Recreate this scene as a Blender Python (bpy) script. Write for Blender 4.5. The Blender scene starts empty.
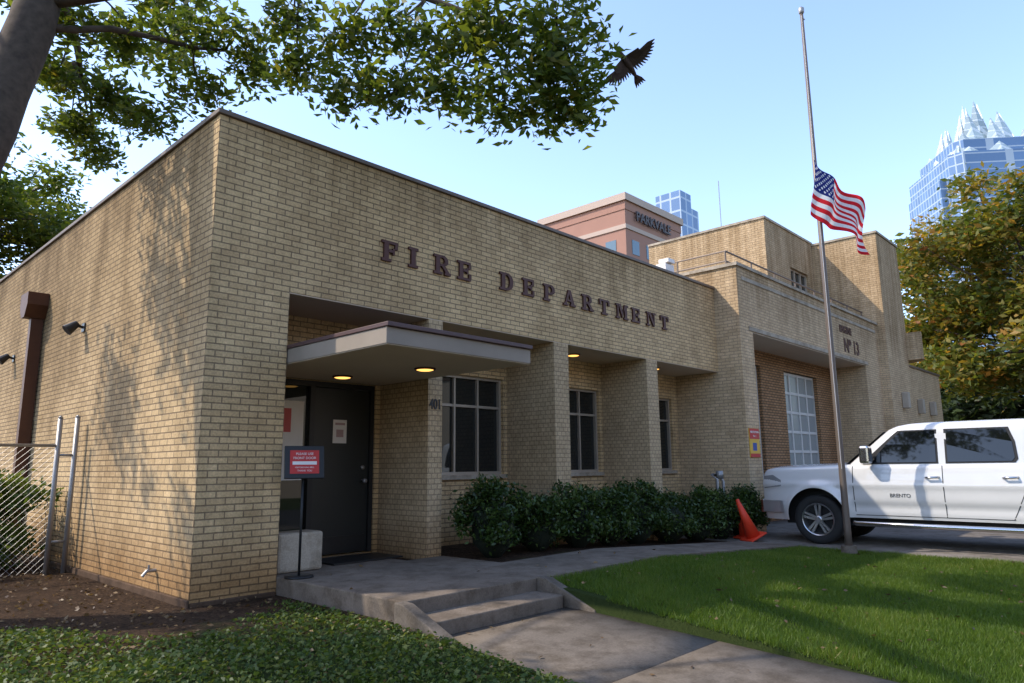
import bpy, bmesh, math, random
import numpy as np
from mathutils import Vector, Matrix
random.seed(7); rng=np.random.default_rng(11)
scene=bpy.context.scene
COL=scene.collection

# ---------------------------------------------------------------- helpers
def empty(name):
    e=bpy.data.objects.new(name,None); COL.objects.link(e); e.empty_display_size=.3; return e
class MB:
    def __init__(s): s.v=[]; s.f=[]
    def add(s,vs,fs):
        b=len(s.v); s.v+= [tuple(v) for v in vs]; s.f+=[tuple(i+b for i in f) for f in fs]
    def box(s,x0,x1,y0,y1,z0,z1):
        s.add([(x0,y0,z0),(x1,y0,z0),(x1,y1,z0),(x0,y1,z0),(x0,y0,z1),(x1,y0,z1),(x1,y1,z1),(x0,y1,z1)],
              [(0,3,2,1),(4,5,6,7),(0,1,5,4),(1,2,6,5),(2,3,7,6),(3,0,4,7)])
    def tube(s,pts,rad,n=8,cap=True):
        pts=[Vector(p) for p in pts]; b=len(s.v); m=len(pts)
        if not hasattr(rad,'__len__'): rad=[rad]*m
        for i,p in enumerate(pts):
            d=(pts[min(i+1,m-1)]-pts[max(i-1,0)]).normalized()
            a=Vector((0,0,1)) if abs(d.z)<.9 else Vector((1,0,0))
            u=d.cross(a).normalized(); w=d.cross(u)
            for k in range(n):
                t=2*math.pi*k/n; q=p+rad[i]*(math.cos(t)*u+math.sin(t)*w); s.v.append(tuple(q))
        for i in range(m-1):
            for k in range(n):
                s.f.append((b+i*n+k,b+i*n+(k+1)%n,b+(i+1)*n+(k+1)%n,b+(i+1)*n+k))
        if cap:
            s.f.append(tuple(b+k for k in range(n))); s.f.append(tuple(b+(m-1)*n+k for k in reversed(range(n))))
    def prism(s,poly,axis,a,b_):
        def P(p,t):
            if axis=='x': return (t,p[0],p[1])
            if axis=='y': return (p[0],t,p[1])
            return (p[0],p[1],t)
        n=len(poly)
        s.add([P(p,a) for p in poly]+[P(p,b_) for p in poly],
              [tuple(range(n))]+[tuple(range(2*n-1,n-1,-1))]+[(i,(i+1)%n,n+(i+1)%n,n+i) for i in range(n)])
    def obj(s,name,mat,parent=None,smooth=False,bevel=0,fixn=True):
        me=bpy.data.meshes.new(name); me.from_pydata(s.v,[],s.f); me.update()
        if fixn:
            bm=bmesh.new(); bm.from_mesh(me); bmesh.ops.recalc_face_normals(bm,faces=bm.faces); bm.to_mesh(me); bm.free()
        if smooth:
            for p in me.polygons: p.use_smooth=True
        o=bpy.data.objects.new(name,me); COL.objects.link(o)
        if mat: me.materials.append(mat)
        if parent: o.parent=parent
        if bevel:
            m=o.modifiers.new('b','BEVEL'); m.width=bevel; m.segments=2; m.limit_method='ANGLE'
        return o
def box(name,mat,parent,x0,x1,y0,y1,z0,z1,bevel=0):
    m=MB(); m.box(x0,x1,y0,y1,z0,z1); return m.obj(name,mat,parent,bevel=bevel)
def wall_cells(mb,plane,a0,a1,z0,z1,t0,t1,ops):
    As=sorted(set([a0,a1]+[o[0] for o in ops]+[o[1] for o in ops])); Zs=sorted(set([z0,z1]+[o[2] for o in ops]+[o[3] for o in ops]))
    for i in range(len(As)-1):
        run=None
        for j in range(len(Zs)-1):
            ca=(As[i]+As[i+1])/2; cz=(Zs[j]+Zs[j+1])/2
            hole=any(o[0]<ca<o[1] and o[2]<cz<o[3] for o in ops)
            if not hole:
                run=(run[0] if run else Zs[j],Zs[j+1])
            if hole or j==len(Zs)-2:
                if run:
                    if plane=='y': mb.box(As[i],As[i+1],t0,t1,run[0],run[1])
                    else: mb.box(t0,t1,As[i],As[i+1],run[0],run[1])
                run=None
def fast_mesh(name,V,F,mat,parent=None,rnd=None,smooth=False):
    me=bpy.data.meshes.new(name); n,k=F.shape
    me.vertices.add(len(V)); me.vertices.foreach_set('co',np.ascontiguousarray(V,dtype=np.float32).ravel())
    me.loops.add(n*k); me.loops.foreach_set('vertex_index',np.ascontiguousarray(F,dtype=np.int32).ravel())
    me.polygons.add(n); me.polygons.foreach_set('loop_start',np.arange(0,n*k,k,dtype=np.int32))
    try: me.polygons.foreach_set('loop_total',np.full(n,k,dtype=np.int32))
    except Exception: pass
    me.update(calc_edges=True)
    if rnd is not None:
        a=me.attributes.new('rnd','FLOAT','FACE'); a.data.foreach_set('value',np.ascontiguousarray(rnd,dtype=np.float32))
    me.materials.append(mat)
    o=bpy.data.objects.new(name,me); COL.objects.link(o)
    if parent: o.parent=parent
    return o

# ---------------------------------------------------------------- materials
def newmat(name):
    m=bpy.data.materials.new(name); m.use_nodes=True; nt=m.node_tree; nt.nodes.clear()
    out=nt.nodes.new('ShaderNodeOutputMaterial'); return m,nt,out
def N(nt,t,**kw):
    n=nt.nodes.new(t)
    for k,v in kw.items():
        if k in n.inputs: n.inputs[k].default_value=v
        else: setattr(n,k,v)
    return n
def mix(nt,blend,fac,a,b):
    n=nt.nodes.new('ShaderNodeMix'); n.data_type='RGBA'; n.blend_type=blend
    for idx,val in ((0,fac),(6,a),(7,b)):
        if hasattr(val,'links') or hasattr(val,'is_output'): nt.links.new(val,n.inputs[idx])
        else: n.inputs[idx].default_value=val if idx==0 else (tuple(val)+(1,) if len(val)==3 else val)
    return n.outputs[2]
def ramp(nt,src,stops,interp='LINEAR'):
    r=nt.nodes.new('ShaderNodeValToRGB'); r.color_ramp.interpolation=interp
    while len(r.color_ramp.elements)<len(stops): r.color_ramp.elements.new(.5)
    for e,(p,c) in zip(r.color_ramp.elements,stops):
        e.position=p; e.color=tuple(c)[:3]+(1,) if hasattr(c,'__len__') else (c,c,c,1)
    nt.links.new(src,r.inputs[0]); return r.outputs[0]
def noise(nt,vec,scale,detail=4,rough=.55,dist=0):
    n=nt.nodes.new('ShaderNodeTexNoise'); n.inputs['Scale'].default_value=scale; n.inputs['Detail'].default_value=detail
    n.inputs['Roughness'].default_value=rough; n.inputs['Distortion'].default_value=dist
    if vec is not None: nt.links.new(vec,n.inputs['Vector'])
    return n.outputs['Fac']
def pos(nt): return nt.nodes.new('ShaderNodeNewGeometry').outputs['Position']
def vscale(nt,vec,s):
    n=nt.nodes.new('ShaderNodeVectorMath'); n.operation='MULTIPLY'; nt.links.new(vec,n.inputs[0]); n.inputs[1].default_value=s; return n.outputs[0]
def bsdf(nt,out,col,rough=.8,metal=0,spec=.3,bump=None,bstr=.3,bdist=.01,coat=0):
    b=nt.nodes.new('ShaderNodeBsdfPrincipled')
    if hasattr(col,'is_output'): nt.links.new(col,b.inputs['Base Color'])
    else: b.inputs['Base Color'].default_value=tuple(col)+(1,)
    if hasattr(rough,'is_output'): nt.links.new(rough,b.inputs['Roughness'])
    else: b.inputs['Roughness'].default_value=rough
    b.inputs['Metallic'].default_value=metal; b.inputs['Specular IOR Level'].default_value=spec
    b.inputs['Coat Weight'].default_value=coat
    if bump is not None:
        k=nt.nodes.new('ShaderNodeBump'); k.inputs['Strength'].default_value=bstr; k.inputs['Distance'].default_value=bdist
        nt.links.new(bump,k.inputs['Height']); nt.links.new(k.outputs[0],b.inputs['Normal'])
    nt.links.new(b.outputs[0],out.inputs[0]); return b
def simple(name,col,rough=.6,metal=0,spec=.4,var=.15,scale=6,coat=0,bstr=0.1):
    m,nt,out=newmat(name); p=pos(nt); n=noise(nt,p,scale,5)
    c=mix(nt,'MIX',n,tuple(x*(1-var) for x in col),tuple(min(1,x*(1+var)) for x in col))
    bsdf(nt,out,c,rough,metal,spec,bump=n if bstr else None,bstr=bstr,bdist=.004,coat=coat); return m
def brick(name,c1,c2,mort,bw=.20,rh=.0675,ms=.008,stain=.5,left=False,bstr=.6):
    m,nt,out=newmat(name); p=pos(nt)
    sp=nt.nodes.new('ShaderNodeSeparateXYZ'); nt.links.new(p,sp.inputs[0])
    ad=N(nt,'ShaderNodeMath',operation='ADD'); nt.links.new(sp.outputs[0],ad.inputs[0]); nt.links.new(sp.outputs[1],ad.inputs[1])
    cb=nt.nodes.new('ShaderNodeCombineXYZ'); nt.links.new(ad.outputs[0],cb.inputs[0]); nt.links.new(sp.outputs[2],cb.inputs[1])
    b=nt.nodes.new('ShaderNodeTexBrick'); nt.links.new(cb.outputs[0],b.inputs['Vector'])
    b.inputs['Scale'].default_value=1; b.inputs['Brick Width'].default_value=bw; b.inputs['Row Height'].default_value=rh
    b.inputs['Mortar Size'].default_value=ms; b.inputs['Mortar Smooth'].default_value=.25; b.inputs['Bias'].default_value=-.1
    b.inputs['Color1'].default_value=c1+(1,); b.inputs['Color2'].default_value=c2+(1,); b.inputs['Mortar'].default_value=mort+(1,)
    col=b.outputs['Color']
    fine=noise(nt,p,45,3); col=mix(nt,'MULTIPLY',.7,col,ramp(nt,fine,[(.25,.60),(.75,1.2)]))
    mid=noise(nt,p,5.5,6,.7); col=mix(nt,'MULTIPLY',.5,col,ramp(nt,mid,[(.30,(.68,.64,.58)),(.62,(1.06,1.04,1))]))
    big=noise(nt,vscale(nt,p,(.8,.8,.35)),1.3,7,.65,.4)
    col=mix(nt,'MULTIPLY',stain,col,ramp(nt,big,[(.32,(.48,.44,.38)),(.58,(1,1,1))]))
    st=noise(nt,vscale(nt,p,(5,5,.25)),1.2,4,.6)
    hz=N(nt,'ShaderNodeMapRange'); hz.inputs['From Min'].default_value=3.2; hz.inputs['From Max'].default_value=5.4
    nt.links.new(sp.outputs[2],hz.inputs[0])
    ml=N(nt,'ShaderNodeMath',operation='MULTIPLY'); nt.links.new(st,ml.inputs[0]); nt.links.new(hz.outputs[0],ml.inputs[1])
    col=mix(nt,'MULTIPLY',.8,col,ramp(nt,ml.outputs[0],[(.26,(1,1,1)),(.60,(.54,.49,.42))]))
    lz=N(nt,'ShaderNodeMapRange'); lz.inputs['From Min'].default_value=.0; lz.inputs['From Max'].default_value=.55
    wob=noise(nt,p,2.5,4); sb=N(nt,'ShaderNodeMath',operation='SUBTRACT'); nt.links.new(sp.outputs[2],sb.inputs[0])
    w2=N(nt,'ShaderNodeMath',operation='MULTIPLY'); nt.links.new(wob,w2.inputs[0]); w2.inputs[1].default_value=.35; nt.links.new(w2.outputs[0],sb.inputs[1])
    nt.links.new(sb.outputs[0],lz.inputs[0])
    col=mix(nt,'MULTIPLY',.8,col,ramp(nt,lz.outputs[0],[(0,(.55,.42,.3)),(1,(1,1,1))]))
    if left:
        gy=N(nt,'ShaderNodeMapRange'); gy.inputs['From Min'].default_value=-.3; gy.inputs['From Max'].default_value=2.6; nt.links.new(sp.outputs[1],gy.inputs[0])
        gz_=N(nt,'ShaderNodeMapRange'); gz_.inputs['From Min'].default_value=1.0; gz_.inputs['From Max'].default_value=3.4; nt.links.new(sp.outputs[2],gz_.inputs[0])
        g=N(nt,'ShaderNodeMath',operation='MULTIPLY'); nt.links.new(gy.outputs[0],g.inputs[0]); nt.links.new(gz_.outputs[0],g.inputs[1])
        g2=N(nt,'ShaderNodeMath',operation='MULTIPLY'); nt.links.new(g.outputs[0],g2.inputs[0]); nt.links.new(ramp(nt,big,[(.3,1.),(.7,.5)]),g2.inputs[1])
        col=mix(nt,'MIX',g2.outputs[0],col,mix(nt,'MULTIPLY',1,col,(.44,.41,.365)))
    inv=N(nt,'ShaderNodeMath',operation='SUBTRACT'); inv.inputs[0].default_value=1; nt.links.new(b.outputs['Fac'],inv.inputs[1])
    hh=N(nt,'ShaderNodeMath',operation='MULTIPLY_ADD'); nt.links.new(fine,hh.inputs[0]); hh.inputs[1].default_value=.45; nt.links.new(inv.outputs[0],hh.inputs[2])
    bsdf(nt,out,col,.9,0,.15,bump=hh.outputs[0],bstr=bstr,bdist=.012); return m
BR=brick('tan_brick',(.74,.535,.295),(.59,.415,.225),(.30,.22,.135),stain=.5)
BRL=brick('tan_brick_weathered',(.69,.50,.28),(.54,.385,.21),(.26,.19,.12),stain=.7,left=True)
BRF=brick('tan_brick_fin',(.61,.455,.28),(.52,.39,.235),(.35,.26,.165),stain=.35,bw=.1)
BR2=brick('tan_brick_garage',(.70,.52,.325),(.59,.43,.26),(.38,.29,.19),stain=.45)
BRO=brick('orange_brick',(.50,.29,.15),(.38,.21,.10),(.16,.11,.07),stain=.3,ms=.014)
def concrete(name,base,stain=.5,joint=None):
    m,nt,out=newmat(name); p=pos(nt)
    a=noise(nt,p,.9,8,.65,.3); b_=noise(nt,p,60,3); 
    c=mix(nt,'MIX',ramp(nt,a,[(.3,0.),(.7,1.)]),tuple(x*(1-stain) for x in base),base)
    c=mix(nt,'MULTIPLY',.5,c,ramp(nt,b_,[(.3,.6),(.7,1.15)]))
    s=noise(nt,p,4,6,.7); c=mix(nt,'MULTIPLY',.75,c,ramp(nt,s,[(.36,(.50,.47,.42)),(.56,(1,1,1))]))
    bsdf(nt,out,c,.9,0,.2,bump=b_,bstr=.35,bdist=.004); return m
CONC=concrete('concrete_path',(.20,.165,.13),.4)
CONC2=concrete('concrete_landing',(.24,.19,.145),.45)
CONCD=concrete('concrete_driveway',(.20,.175,.15),.3)
STONE=concrete('limestone',(.50,.42,.32),.3)
ASPH=concrete('asphalt',(.055,.055,.055),.2)
COPE=simple('coping_metal',(.16,.12,.092),.55,.2)
PLAS=simple('soffit_plaster',(.60,.48,.35),.85,var=.08,scale=2)
FASC=simple('canopy_fascia',(.28,.23,.18),.75,var=.22,scale=3)
FLASH=simple('canopy_flashing',(.09,.048,.045),.5,var=.2)
DOORM=simple('dark_door',(.018,.020,.019),.38,spec=.5,var=.1)
FRAME=simple('window_frame',(.40,.34,.27),.5,.3)
FRD=simple('dark_frame',(.03,.03,.03),.4,.3)
def glass(name,c=(.012,.016,.018),r=.03,metal=0):
    m,nt,out=newmat(name); p=pos(nt); n=noise(nt,p,.8,2)
    bsdf(nt,out,c,r,metal,.6,bump=n,bstr=.03,bdist=.03); return m
GL=glass('window_glass',(.055,.06,.06),.02,.75); GLC=glass('car_glass',(.005,.006,.007),.03)
WOODB=simple('brown_metal',(.10,.038,.018),.55,.2,var=.3)
LETT=simple('letter_metal',(.080,.027,.018),.5,.3,var=.15)
GALV=simple('galvanised',(.33,.32,.31),.5,.6,var=.1)
BLACK=simple('black_paint',(.014,.014,.014),.45)
WHITE=simple('white_paint',(.74,.70,.65),.5,var=.05)
RED=simple('red_paint',(.50,.03,.025),.5,var=.08)
YEL=simple('yellow_paint',(.70,.42,.05),.5,var=.08)
BLUE=simple('blue_ink',(.03,.07,.30),.5)
CONE=simple('cone_orange',(.75,.055,.02),.5,var=.1)
BARK=simple('bark',(.085,.062,.046),.95,var=.75,scale=13,bstr=1.0)
def ground_mat():
    m,nt,out=newmat('ground_soil_grass'); p=pos(nt)
    sp=nt.nodes.new('ShaderNodeSeparateXYZ'); nt.links.new(p,sp.inputs[0])
    n1=noise(nt,p,1.6,6,.65,.3); n2=noise(nt,p,28,6,.75); n3=noise(nt,p,3.5,5,.7)
    soil=mix(nt,'MIX',ramp(nt,n2,[(.35,0.),(.65,1.)]),(.018,.011,.007),(.12,.075,.045))
    soil=mix(nt,'MULTIPLY',.9,soil,ramp(nt,n3,[(.35,(.45,.42,.40)),(.65,(1.1,1.05,1))]))
    grass=mix(nt,'MIX',n2,(.018,.030,.008),(.055,.075,.020))
    s=N(nt,'ShaderNodeMath',operation='MULTIPLY_ADD'); nt.links.new(n1,s.inputs[0]); s.inputs[1].default_value=3.2; nt.links.new(sp.outputs[1],s.inputs[2])
    r=N(nt,'ShaderNodeMapRange'); r.inputs['From Min'].default_value=.6; r.inputs['From Max'].default_value=-.5; nt.links.new(s.outputs[0],r.inputs[0])
    c=mix(nt,'MIX',r.outputs[0],soil,grass)
    bsdf(nt,out,c,.95,0,.1,bump=n2,bstr=1.0,bdist=.04); return m
GRD=ground_mat()
def leaf_mat(name,stops,tr=.35,rough=.5):
    m,nt,out=newmat(name); a=nt.nodes.new('ShaderNodeAttribute'); a.attribute_name='rnd'
    c=ramp(nt,a.outputs['Fac'],stops)
    b=nt.nodes.new('ShaderNodeBsdfPrincipled'); nt.links.new(c,b.inputs['Base Color']); b.inputs['Roughness'].default_value=rough; b.inputs['Specular IOR Level'].default_value=.3
    t=nt.nodes.new('ShaderNodeBsdfTranslucent'); tc=mix(nt,'MULTIPLY',1,c,(1.9,1.8,.9)); nt.links.new(tc,t.inputs[0])
    mx=nt.nodes.new('ShaderNodeMixShader'); mx.inputs[0].default_value=tr
    nt.links.new(b.outputs[0],mx.inputs[1]); nt.links.new(t.outputs[0],mx.inputs[2]); nt.links.new(mx.outputs[0],out.inputs[0]); return m
LOAK=leaf_mat('oak_leaves',[(0,(.038,.060,.011)),(.5,(.075,.108,.016)),(.85,(.14,.155,.025)),(1,(.25,.18,.03))],.5)
LAUT=leaf_mat('autumn_leaves',[(0,(.05,.075,.014)),(.42,(.10,.12,.02)),(.66,(.20,.16,.028)),(.88,(.32,.17,.03)),(1,(.27,.09,.03))],.4)
LHED=leaf_mat('hedge_leaves',[(0,(.016,.034,.009)),(.6,(.040,.072,.014)),(1,(.10,.145,.03))],.15,.35)
LDRK=leaf_mat('dark_tree_leaves',[(0,(.02,.035,.012)),(1,(.05,.075,.024))],.2)
GRS=leaf_mat('lawn_grass',[(0,(.045,.083,.010)),(.5,(.080,.135,.014)),(.88,(.14,.185,.028)),(1,(.25,.20,.08))],.35)
GRS2=leaf_mat('ground_cover',[(0,(.038,.068,.012)),(.6,(.072,.112,.02)),(1,(.15,.165,.04))],.3)
DEADL=leaf_mat('fallen_leaves',[(0,(.06,.035,.018)),(.6,(.14,.085,.035)),(1,(.27,.18,.09))],.1)
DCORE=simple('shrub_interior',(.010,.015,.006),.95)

# ---------------------------------------------------------------- terrain
DZ=-.09
def wz(x): return np.where(x<5.,.18,np.where(x>9.3,DZ+.02,.18-(x-5.)/4.3*(.16-DZ)))
def drz(y): return np.where(y>-8,DZ,np.maximum(-.40,DZ-(-8-y)*.10))
def gz(x,y):
    x=np.asarray(x,float); y=np.asarray(y,float)
    zl=np.where(y>-2.2,0.,np.where(y>-5.5,(y+2.2)/3.3*.2,np.maximum(-.4,-.2+(y+5.5)*.05)))
    top=wz(x)-.05
    zr=np.where(y>-2.2,top,np.where(y>-5.5,top+(y+2.2)/3.3*(.2+top),np.maximum(-.4,-.2+(y+5.5)*.05)))
    k=np.clip((x-8.3)/1.0,0,1); k=k*k*(3-2*k)
    zr=zr*(1-k)+(drz(y)-.03)*k
    z=np.where(x>2.6,zr,zl)
    z=np.where((x>.87)&(x<2.62)&(y<-2.1),np.minimum(zl-.12,-.16),z)
    z=np.where((y<-10.5),-.55,z)
    return z
xs=np.unique(np.concatenate([[-3000,-1200,-500,-200,-100,-60,-40,-25,-18],np.arange(-14,14.1,.25),[.86,.88,2.61,2.63],[16,20,26,35,50,80,150,400,1000,3000]]))
ys=np.unique(np.concatenate([[-3000,-1000,-400,-150,-80,-50,-30,-20,-14,-10.51,-10.49],np.arange(-10,4,.25),[5,8,12,20,30,50,100,200,500,1200,3000]]))
XX,YY=np.meshgrid(xs,ys); ZZ=gz(XX,YY)
ZZ=ZZ+np.where((np.abs(XX)<13)&(YY>-8)&(YY<-.3)&((XX<.8)|(XX>2.9))&(XX<9)&((YY<-2.5)|(XX<.8)),.018*np.sin(XX*2.3+1.3*YY)*np.cos(YY*2.9-XX),0)
V=np.stack([XX.ravel(),YY.ravel(),ZZ.ravel()],1); nx=len(xs); ny=len(ys)
I=(np.arange(ny-1)[:,None]*nx+np.arange(nx-1)[None,:]).ravel()
F=np.stack([I,I+1,I+1+nx,I+nx],1)
fast_mesh('ground',V,F,GRD)
def sheet(name,mat,xs,ys,zf,par=None,thick=0):
    X,Y=np.meshgrid(xs,ys); Z=zf(X,Y); n=len(xs); I=(np.arange(len(ys)-1)[:,None]*n+np.arange(n-1)[None,:]).ravel()
    F=np.stack([I,I+1,I+1+n,I+n],1)
    o=fast_mesh(name,np.stack([X.ravel(),Y.ravel(),Z.ravel()],1),F,mat,par)
    if thick:
        m=o.modifiers.new('s','SOLIDIFY'); m.thickness=thick; m.offset=-1
    return o
def pathz(X,Y): return np.where(Y>-2.75,-.06,np.where(Y>-5.5,-.06+(Y+2.75)/2.75*.14,np.maximum(-.2+(Y+5.5)*.05,-.28)))
path=empty('garden_path')
for i,(a,b_) in enumerate([(-4.1,-2.49),(-5.7,-4.112),(-7.4,-5.712)]):
    sheet('slab_%d'%i,CONC,[.9,1.5,2.0,2.6],np.linspace(a,b_,5),pathz,path,.1)
sheet('sidewalk',CONC,np.linspace(-30,30,31),[-9.4,-8.5,-7.412],lambda X,Y:np.full_like(X,-.285),None,.12)
sheet('road',ASPH,np.array([-300,-100,-30,0,30,100,300.]),[-20,-15,-10.9],lambda X,Y:np.full_like(X,-.53))
kb=MB(); kb.box(-100,100,-10.9,-10.7,-.6,-.40); kb.obj('kerb',CONC,None)
sheet('driveway',CONCD,[9.3,12,16,20,24.],[-10.7,-9,-8,-6,-4,-2,-.2,.44],lambda X,Y:drz(Y)+.0,None,.15)
land=empty('entrance_landing')
m=MB(); m.box(.9,2.6,-2.13,1.04,-.25,.18); m.obj('slab',CONC2,land,bevel=.012)
m=MB(); m.box(.93,2.57,-2.50,-2.132,-.25,.058); m.obj('step',CONC2,land,bevel=.012)
for nm,x0 in (('cheek_left',.80),('cheek_right',2.60)):
    m=MB(); m.prism([(-2.135,-.3),(-2.135,.19),(-2.25,.18),(-2.85,-.05),(-2.95,-.3)],'x',x0,x0+.12); m.obj(nm,CONC,land,bevel=.01)
m=MB()
for a,b_ in ((2.604,3.8),(3.81,5.),(5.01,6.4),(6.41,7.8),(7.81,9.3)):
    za,zb=float(wz(a)),float(wz(b_)); y0,y1=-2.15,-1.05
    m.add([(a,y0,-.3),(b_,y0,-.3),(b_,y1,-.3),(a,y1,-.3),(a,y0,za),(b_,y0,zb),(b_,y1,zb),(a,y1,za)],[(0,3,2,1),(4,5,6,7),(0,1,5,4),(1,2,6,5),(2,3,7,6),(3,0,4,7)])
m.box(2.604,3.2,-1.046,-.004,-.2,.178)
m.obj('walkway',CONC2,land,bevel=.008)
sheet('planting_bed_soil',GRD,np.linspace(3.21,10.97,12),[-1.04,-.5,0,.5,1.04],lambda X,Y:wz(X)-.03)

# ---------------------------------------------------------------- fire station
fs=empty('fire_station')
D=1.05
m=MB()
m.box(0,11.,0,D,3.25,5.06)
m.box(.3,.9,0,D,-.3,3.25)
m.obj('front_wall',BR,fs)
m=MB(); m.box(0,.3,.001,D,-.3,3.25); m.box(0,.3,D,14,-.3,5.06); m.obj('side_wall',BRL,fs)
box('corner_return',BR,fs,0,.3,-.002,.0005,-.3,3.25)
box('corner_return_side',BRL,fs,-.002,-.0005,.0,D,3.25,5.06)
m=MB(); wops=[(3.9,5.42,1.17,2.72),(6.55,8.08,1.17,2.72),(9.22,10.76,1.17,2.72)]
wall_cells(m,'y',.9,11.,-.2,3.25,D,D+.25,[(1.2,2.86,.18,2.42)]+wops)
m.obj('porch_back_wall',BR,fs)
m=MB()
for a,b_ in ((2.93,3.17),(5.5,5.86),(8.17,8.54)): m.box(a,b_,.003,D-.002,-.2,3.232)
m.obj('porch_fins',BRF,fs)
m=MB(); m.box(.902,10.97,.01,D-.003,3.234,3.249); m.obj('porch_soffit',PLAS,fs)
m=MB(); m.box(.3,11.,D+.25,14,4.7,4.85); m.box(.3,11,13.7,14,-.3,4.7); m.obj('flat_roof',COPE,fs)
m=MB(); m.box(-.035,11.,-.035,.3,5.06,5.115); m.box(-.035,.3,.302,14,5.06,5.115); m.obj('roof_coping',COPE,fs,bevel=.008)
m=MB(); m.box(-.03,-.003,-.03,9,-.3,.07); m.box(.0,.88,-.03,-.004,-.3,.04); m.obj('footing',concrete('stained_footing',(.13,.08,.05),.4),fs,bevel=.01)
for i,(a,b_,c,d) in enumerate(wops):
    g=box('window_glass_%d'%i,GL,fs,a,b_,D+.12,D+.13,c,d)
    m=MB(); y0,y1=D+.06,D+.118
    t=.045
    m.box(a,a+t,y0,y1,c,d); m.box(b_-t,b_,y0,y1,c,d); m.box(a+t,b_-t,y0,y1,c,c+t); m.box(a+t,b_-t,y0,y1,d-t,d)
    for xx in (a+.5,a+1.0): m.box(xx-.018,xx+.018,y0+.01,y1,c+t,d-t)
    m.box(a+t,b_-t,y0+.014,y1-.004,d-.5,d-.46)
    m.obj('window_frame_%d'%i,FRAME,fs)
    box('window_sill_%d'%i,STONE,fs,a-.04,b_+.04,D-.05,D+.06,c-.07,c-.001,bevel=.006)
m=MB(); m.box(1.2,1.26,D+.03,D+.16,.19,2.42); m.box(1.86,1.93,D+.03,D+.16,.19,2.42); m.box(2.80,2.86,D+.03,D+.16,.19,2.42)
m.box(1.26,1.86,D+.03,D+.16,2.35,2.42); m.box(1.93,2.8,D+.03,D+.16,2.35,2.42); m.box(1.26,1.86,D+.03,D+.16,.19,.30); m.obj('door_frame',FRD,fs)
box('sidelight_glass',GL,fs,1.26,1.86,D+.09,D+.10,.30,2.35)
box('door_leaf',DOORM,fs,1.935,2.795,D+.06,D+.11,.20,2.345,bevel=.004)
box('door_kickplate',simple('kick',(.05,.05,.05),.3,.6),fs,1.97,2.76,D+.054,D+.0595,.22,.42)
m=MB(); m.tube([(2.70,D+.06,1.12),(2.70,D-.0,1.12)],.018,10); m.tube([(2.70,D,1.12),(2.70,D-.03,1.12)],[.032,.03],12); m.tube([(2.70,D+.06,1.3),(2.70,D+.035,1.3)],.028,12); m.obj('door_knob',GALV,fs,True)
box('notice_paper',WHITE,fs,2.22,2.43,D+.050,D+.055,1.62,1.93)
m=MB(); m.box(2.27,2.38,D+.0465,D+.049,1.70,1.80); m.box(2.25,2.40,D+.0465,D+.049,1.86,1.89); m.obj('notice_picture',simple('notice_pink',(.42,.28,.27),.6),fs)
box('sidelight_poster',simple('poster_red',(.55,.10,.09),.5),fs,1.30,1.62,D+.078,D+.082,1.75,2.05)
box('sidelight_paper',WHITE,fs,1.30,1.80,D+.084,D+.088,1.15,2.15)
box('door_mat',BLACK,fs,1.75,2.75,.25,.85,.183,.2)
can=MB(); can.box(.915,2.925,-1.80,D-.004,2.44,2.60); can.obj('canopy_slab',FASC,fs,bevel=.006)
m=MB(); m.box(.925,2.915,-1.79,D-.01,2.433,2.4385); m.obj('canopy_underside',PLAS,fs)
m=MB(); m.box(.902,2.928,-1.835,D-.006,2.602,2.645); m.obj('canopy_flashing',FLASH,fs,bevel=.006)
EM,nt,out=newmat('lamp_glow'); e=N(nt,'ShaderNodeEmission'); e.inputs[0].default_value=(1,.50,.12,1); e.inputs[1].default_value=2.2; nt.links.new(e.outputs[0],out.inputs[0])
def dlight(x,y,z,i):
    m=MB(); m.tube([(x,y,z),(x,y,z-.02)],.125,20); m.obj('downlight_trim_%d'%i,WOODB,fs)
    m=MB(); m.tube([(x,y,z-.021),(x,y,z-.03)],[.10,.07],20); m.obj('downlight_lens_%d'%i,EM,fs)
dlight(2.25,-.75,2.432,0); dlight(1.95,.5,2.432,1); dlight(6.75,.6,3.232,2); dlight(9.4,.6,3.232,3)
def arc(cx,cy,rx,ry,a0,a1,n=12): return [(cx+rx*math.cos(a0+(a1-a0)*i/n),cy+ry*math.sin(a0+(a1-a0)*i/n)) for i in range(n+1)]
def ringpolys(cx,cy,ro,ri,a0,a1,n=12):
    o=arc(cx,cy,ro[0],ro[1],a0,a1,n); i_=arc(cx,cy,ri[0],ri[1],a0,a1,n)
    return [[o[k],o[k+1],i_[k+1],i_[k]] for k in range(n)]
def R(a,b_,c,d): return [(a,b_),(c,b_),(c,d),(a,d)]
H=math.pi/2
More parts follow.
